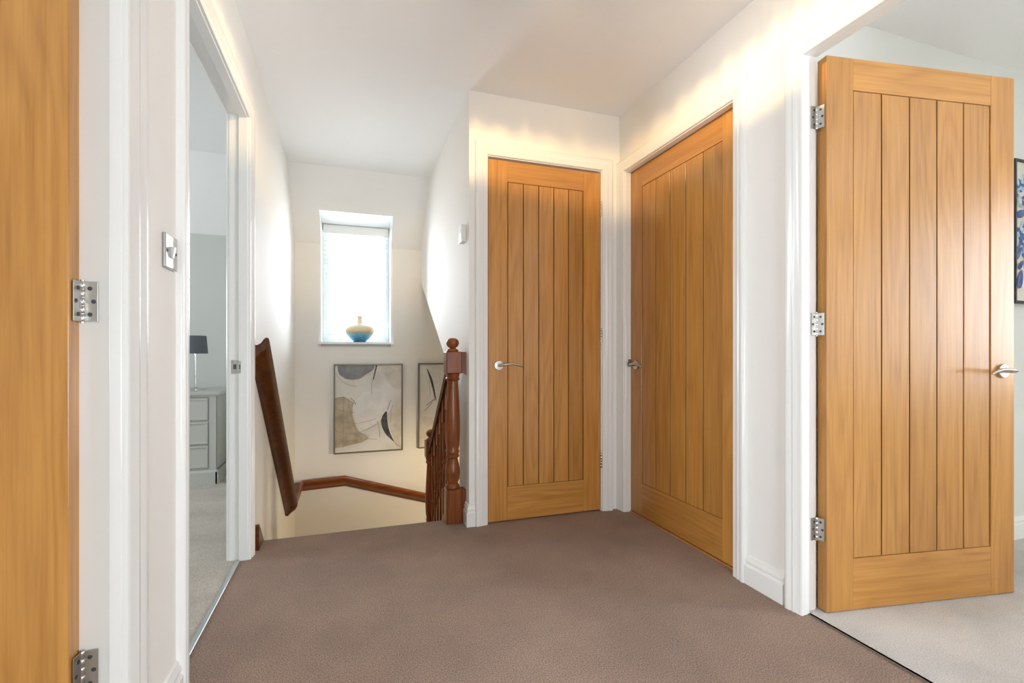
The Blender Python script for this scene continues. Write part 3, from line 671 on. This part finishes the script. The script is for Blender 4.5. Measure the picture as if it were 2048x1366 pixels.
for k in range(3):
    z = 0.115 + k * 0.168
    dwr = MB().box(-cwid + 0.056, -0.056, 0.001, 0.02, z, z + 0.158, .001).build('drawer', 'grey_green_wood', ch)
    a_, b_ = -cwid + 0.060, -0.060
    for (x0, x1, z0_, z1_) in ((a_, b_, z + .144, z + .154), (a_, b_, z + .004, z + .014), (a_, a_ + .010, z + .014, z + .144), (b_ - .010, b_, z + .014, z + .144)):
        MB().box(x0, x1, -0.006, 0.004, z0_, z1_, .002).build('drawer_moulding', 'grey_green_wood', dwr)
    MB().lathe([(0.006, 0.0), (0.006, -0.012), (0.013, -0.018), (0.013, -0.024), (0.006, -0.027)], axis='y', base=(-cwid / 2, 0, z + .079), seg=16).build('knob', 'brushed_steel', dwr, smooth=True)
lp = tag(empty('table_lamp', (-1.085, 4.10, 0.657)), 'table lamp with a slate grey shade and chrome stem on the chest', 'lamp')
MB().lathe([(0.060, 0.0), (0.060, 0.008), (0.050, 0.013), (0.012, 0.018), (0.006, 0.024)], seg=32).build('lamp_base', 'chrome', lp, smooth=True)
MB().lathe([(0.006, 0.02), (0.006, 0.255), (0.011, 0.258), (0.011, 0.290), (0.004, 0.292)], seg=16).build('lamp_stem', 'chrome', lp, smooth=True)
MB().lathe([(0.078, 0.268), (0.068, 0.400), (0.066, 0.400), (0.076, 0.268)], seg=36).build('lamp_shade', 'grey_shade', lp, smooth=True)

# ------------------------------------------------------------------ lamps
def bulb(parent, loc, watts, col, rad):
    ld = bpy.data.lights.new('bulb_light', 'POINT'); ld.energy = watts; ld.color = col; ld.shadow_soft_size = rad
    o = bpy.data.objects.new('bulb_light', ld); C.objects.link(o); o.parent = parent; o.location = loc; return o
cl_ = tag(empty('ceiling_light', (0.52, 1.30, ZC)), 'semi flush crystal ceiling light above the landing', 'ceiling light')
MB().lathe([(0.13, 0.0), (0.13, -0.014), (0.15, -0.020), (0.15, -0.088), (0.138, -0.088), (0.138, -0.022), (0.02, -0.022)], seg=40).build('ceiling_plate', 'chrome', cl_, smooth=True)
rods = [MB().lathe([(0.0032, -0.085), (0.0033, -0.090), (0.0029, z), (0.001, z - 0.003)], seg=6).mesh('crystal_rod', 'crystal') for z in (-0.1265, -0.1300, -0.1250, -0.1310, -0.1275)]
for k in range(144):
    a_ = 2 * pi * k / 144; link('crystal_rod', rods[k % 5], cl_, (0.147 * cos(a_), 0.147 * sin(a_), 0))
drop = MB().lathe([(0.001, -0.154), (0.0034, -0.158), (0.0034, -0.213), (0.001, -0.220)], seg=6).mesh('crystal_drop', 'crystal')
for k in range(36):
    a_ = 2 * pi * (k + random.uniform(-.25, .25)) / 36; link('crystal_drop', drop, cl_, (0.10 * cos(a_), 0.10 * sin(a_), 0))
MB().lathe([(0.104, -0.152), (0.104, -0.155), (0.096, -0.155), (0.096, -0.152)], seg=48).build('drop_ring', 'chrome', cl_)
MB().lathe([(0.006, -0.150), (0.030, -0.156), (0.042, -0.166), (0.030, -0.182), (0.006, -0.190)], seg=12).build('crystal_drop', 'crystal', cl_)
MB().lathe([(0.004, -0.02), (0.004, -0.186), (0.006, -0.192), (0.003, -0.198)], seg=12).build('lamp_stem', 'chrome', cl_, smooth=True)
bulb(cl_, (0.012, 0, -0.122), LAMP_W, (1.0, 0.68, 0.30), 0.006)
dl = tag(empty('pendant_lamp', (1.05, 3.40, 0.05)), 'pendant lamp with an open shade in the hall below the stairs', 'pendant lamp')
MB().lathe([(0.13, 0.02), (0.10, 0.16), (0.02, 0.16), (0.02, 0.158), (0.098, 0.158), (0.128, 0.02)], seg=32).build('lamp_shade', 'opal_glass', dl, smooth=True)
MB().lathe([(0.003, 0.10), (0.003, 0.90)], seg=8).build('cord', 'white_plastic', dl)
bulb(dl, (0, 0, 0), DOWN_W, (1.0, 0.80, 0.50), 0.05)
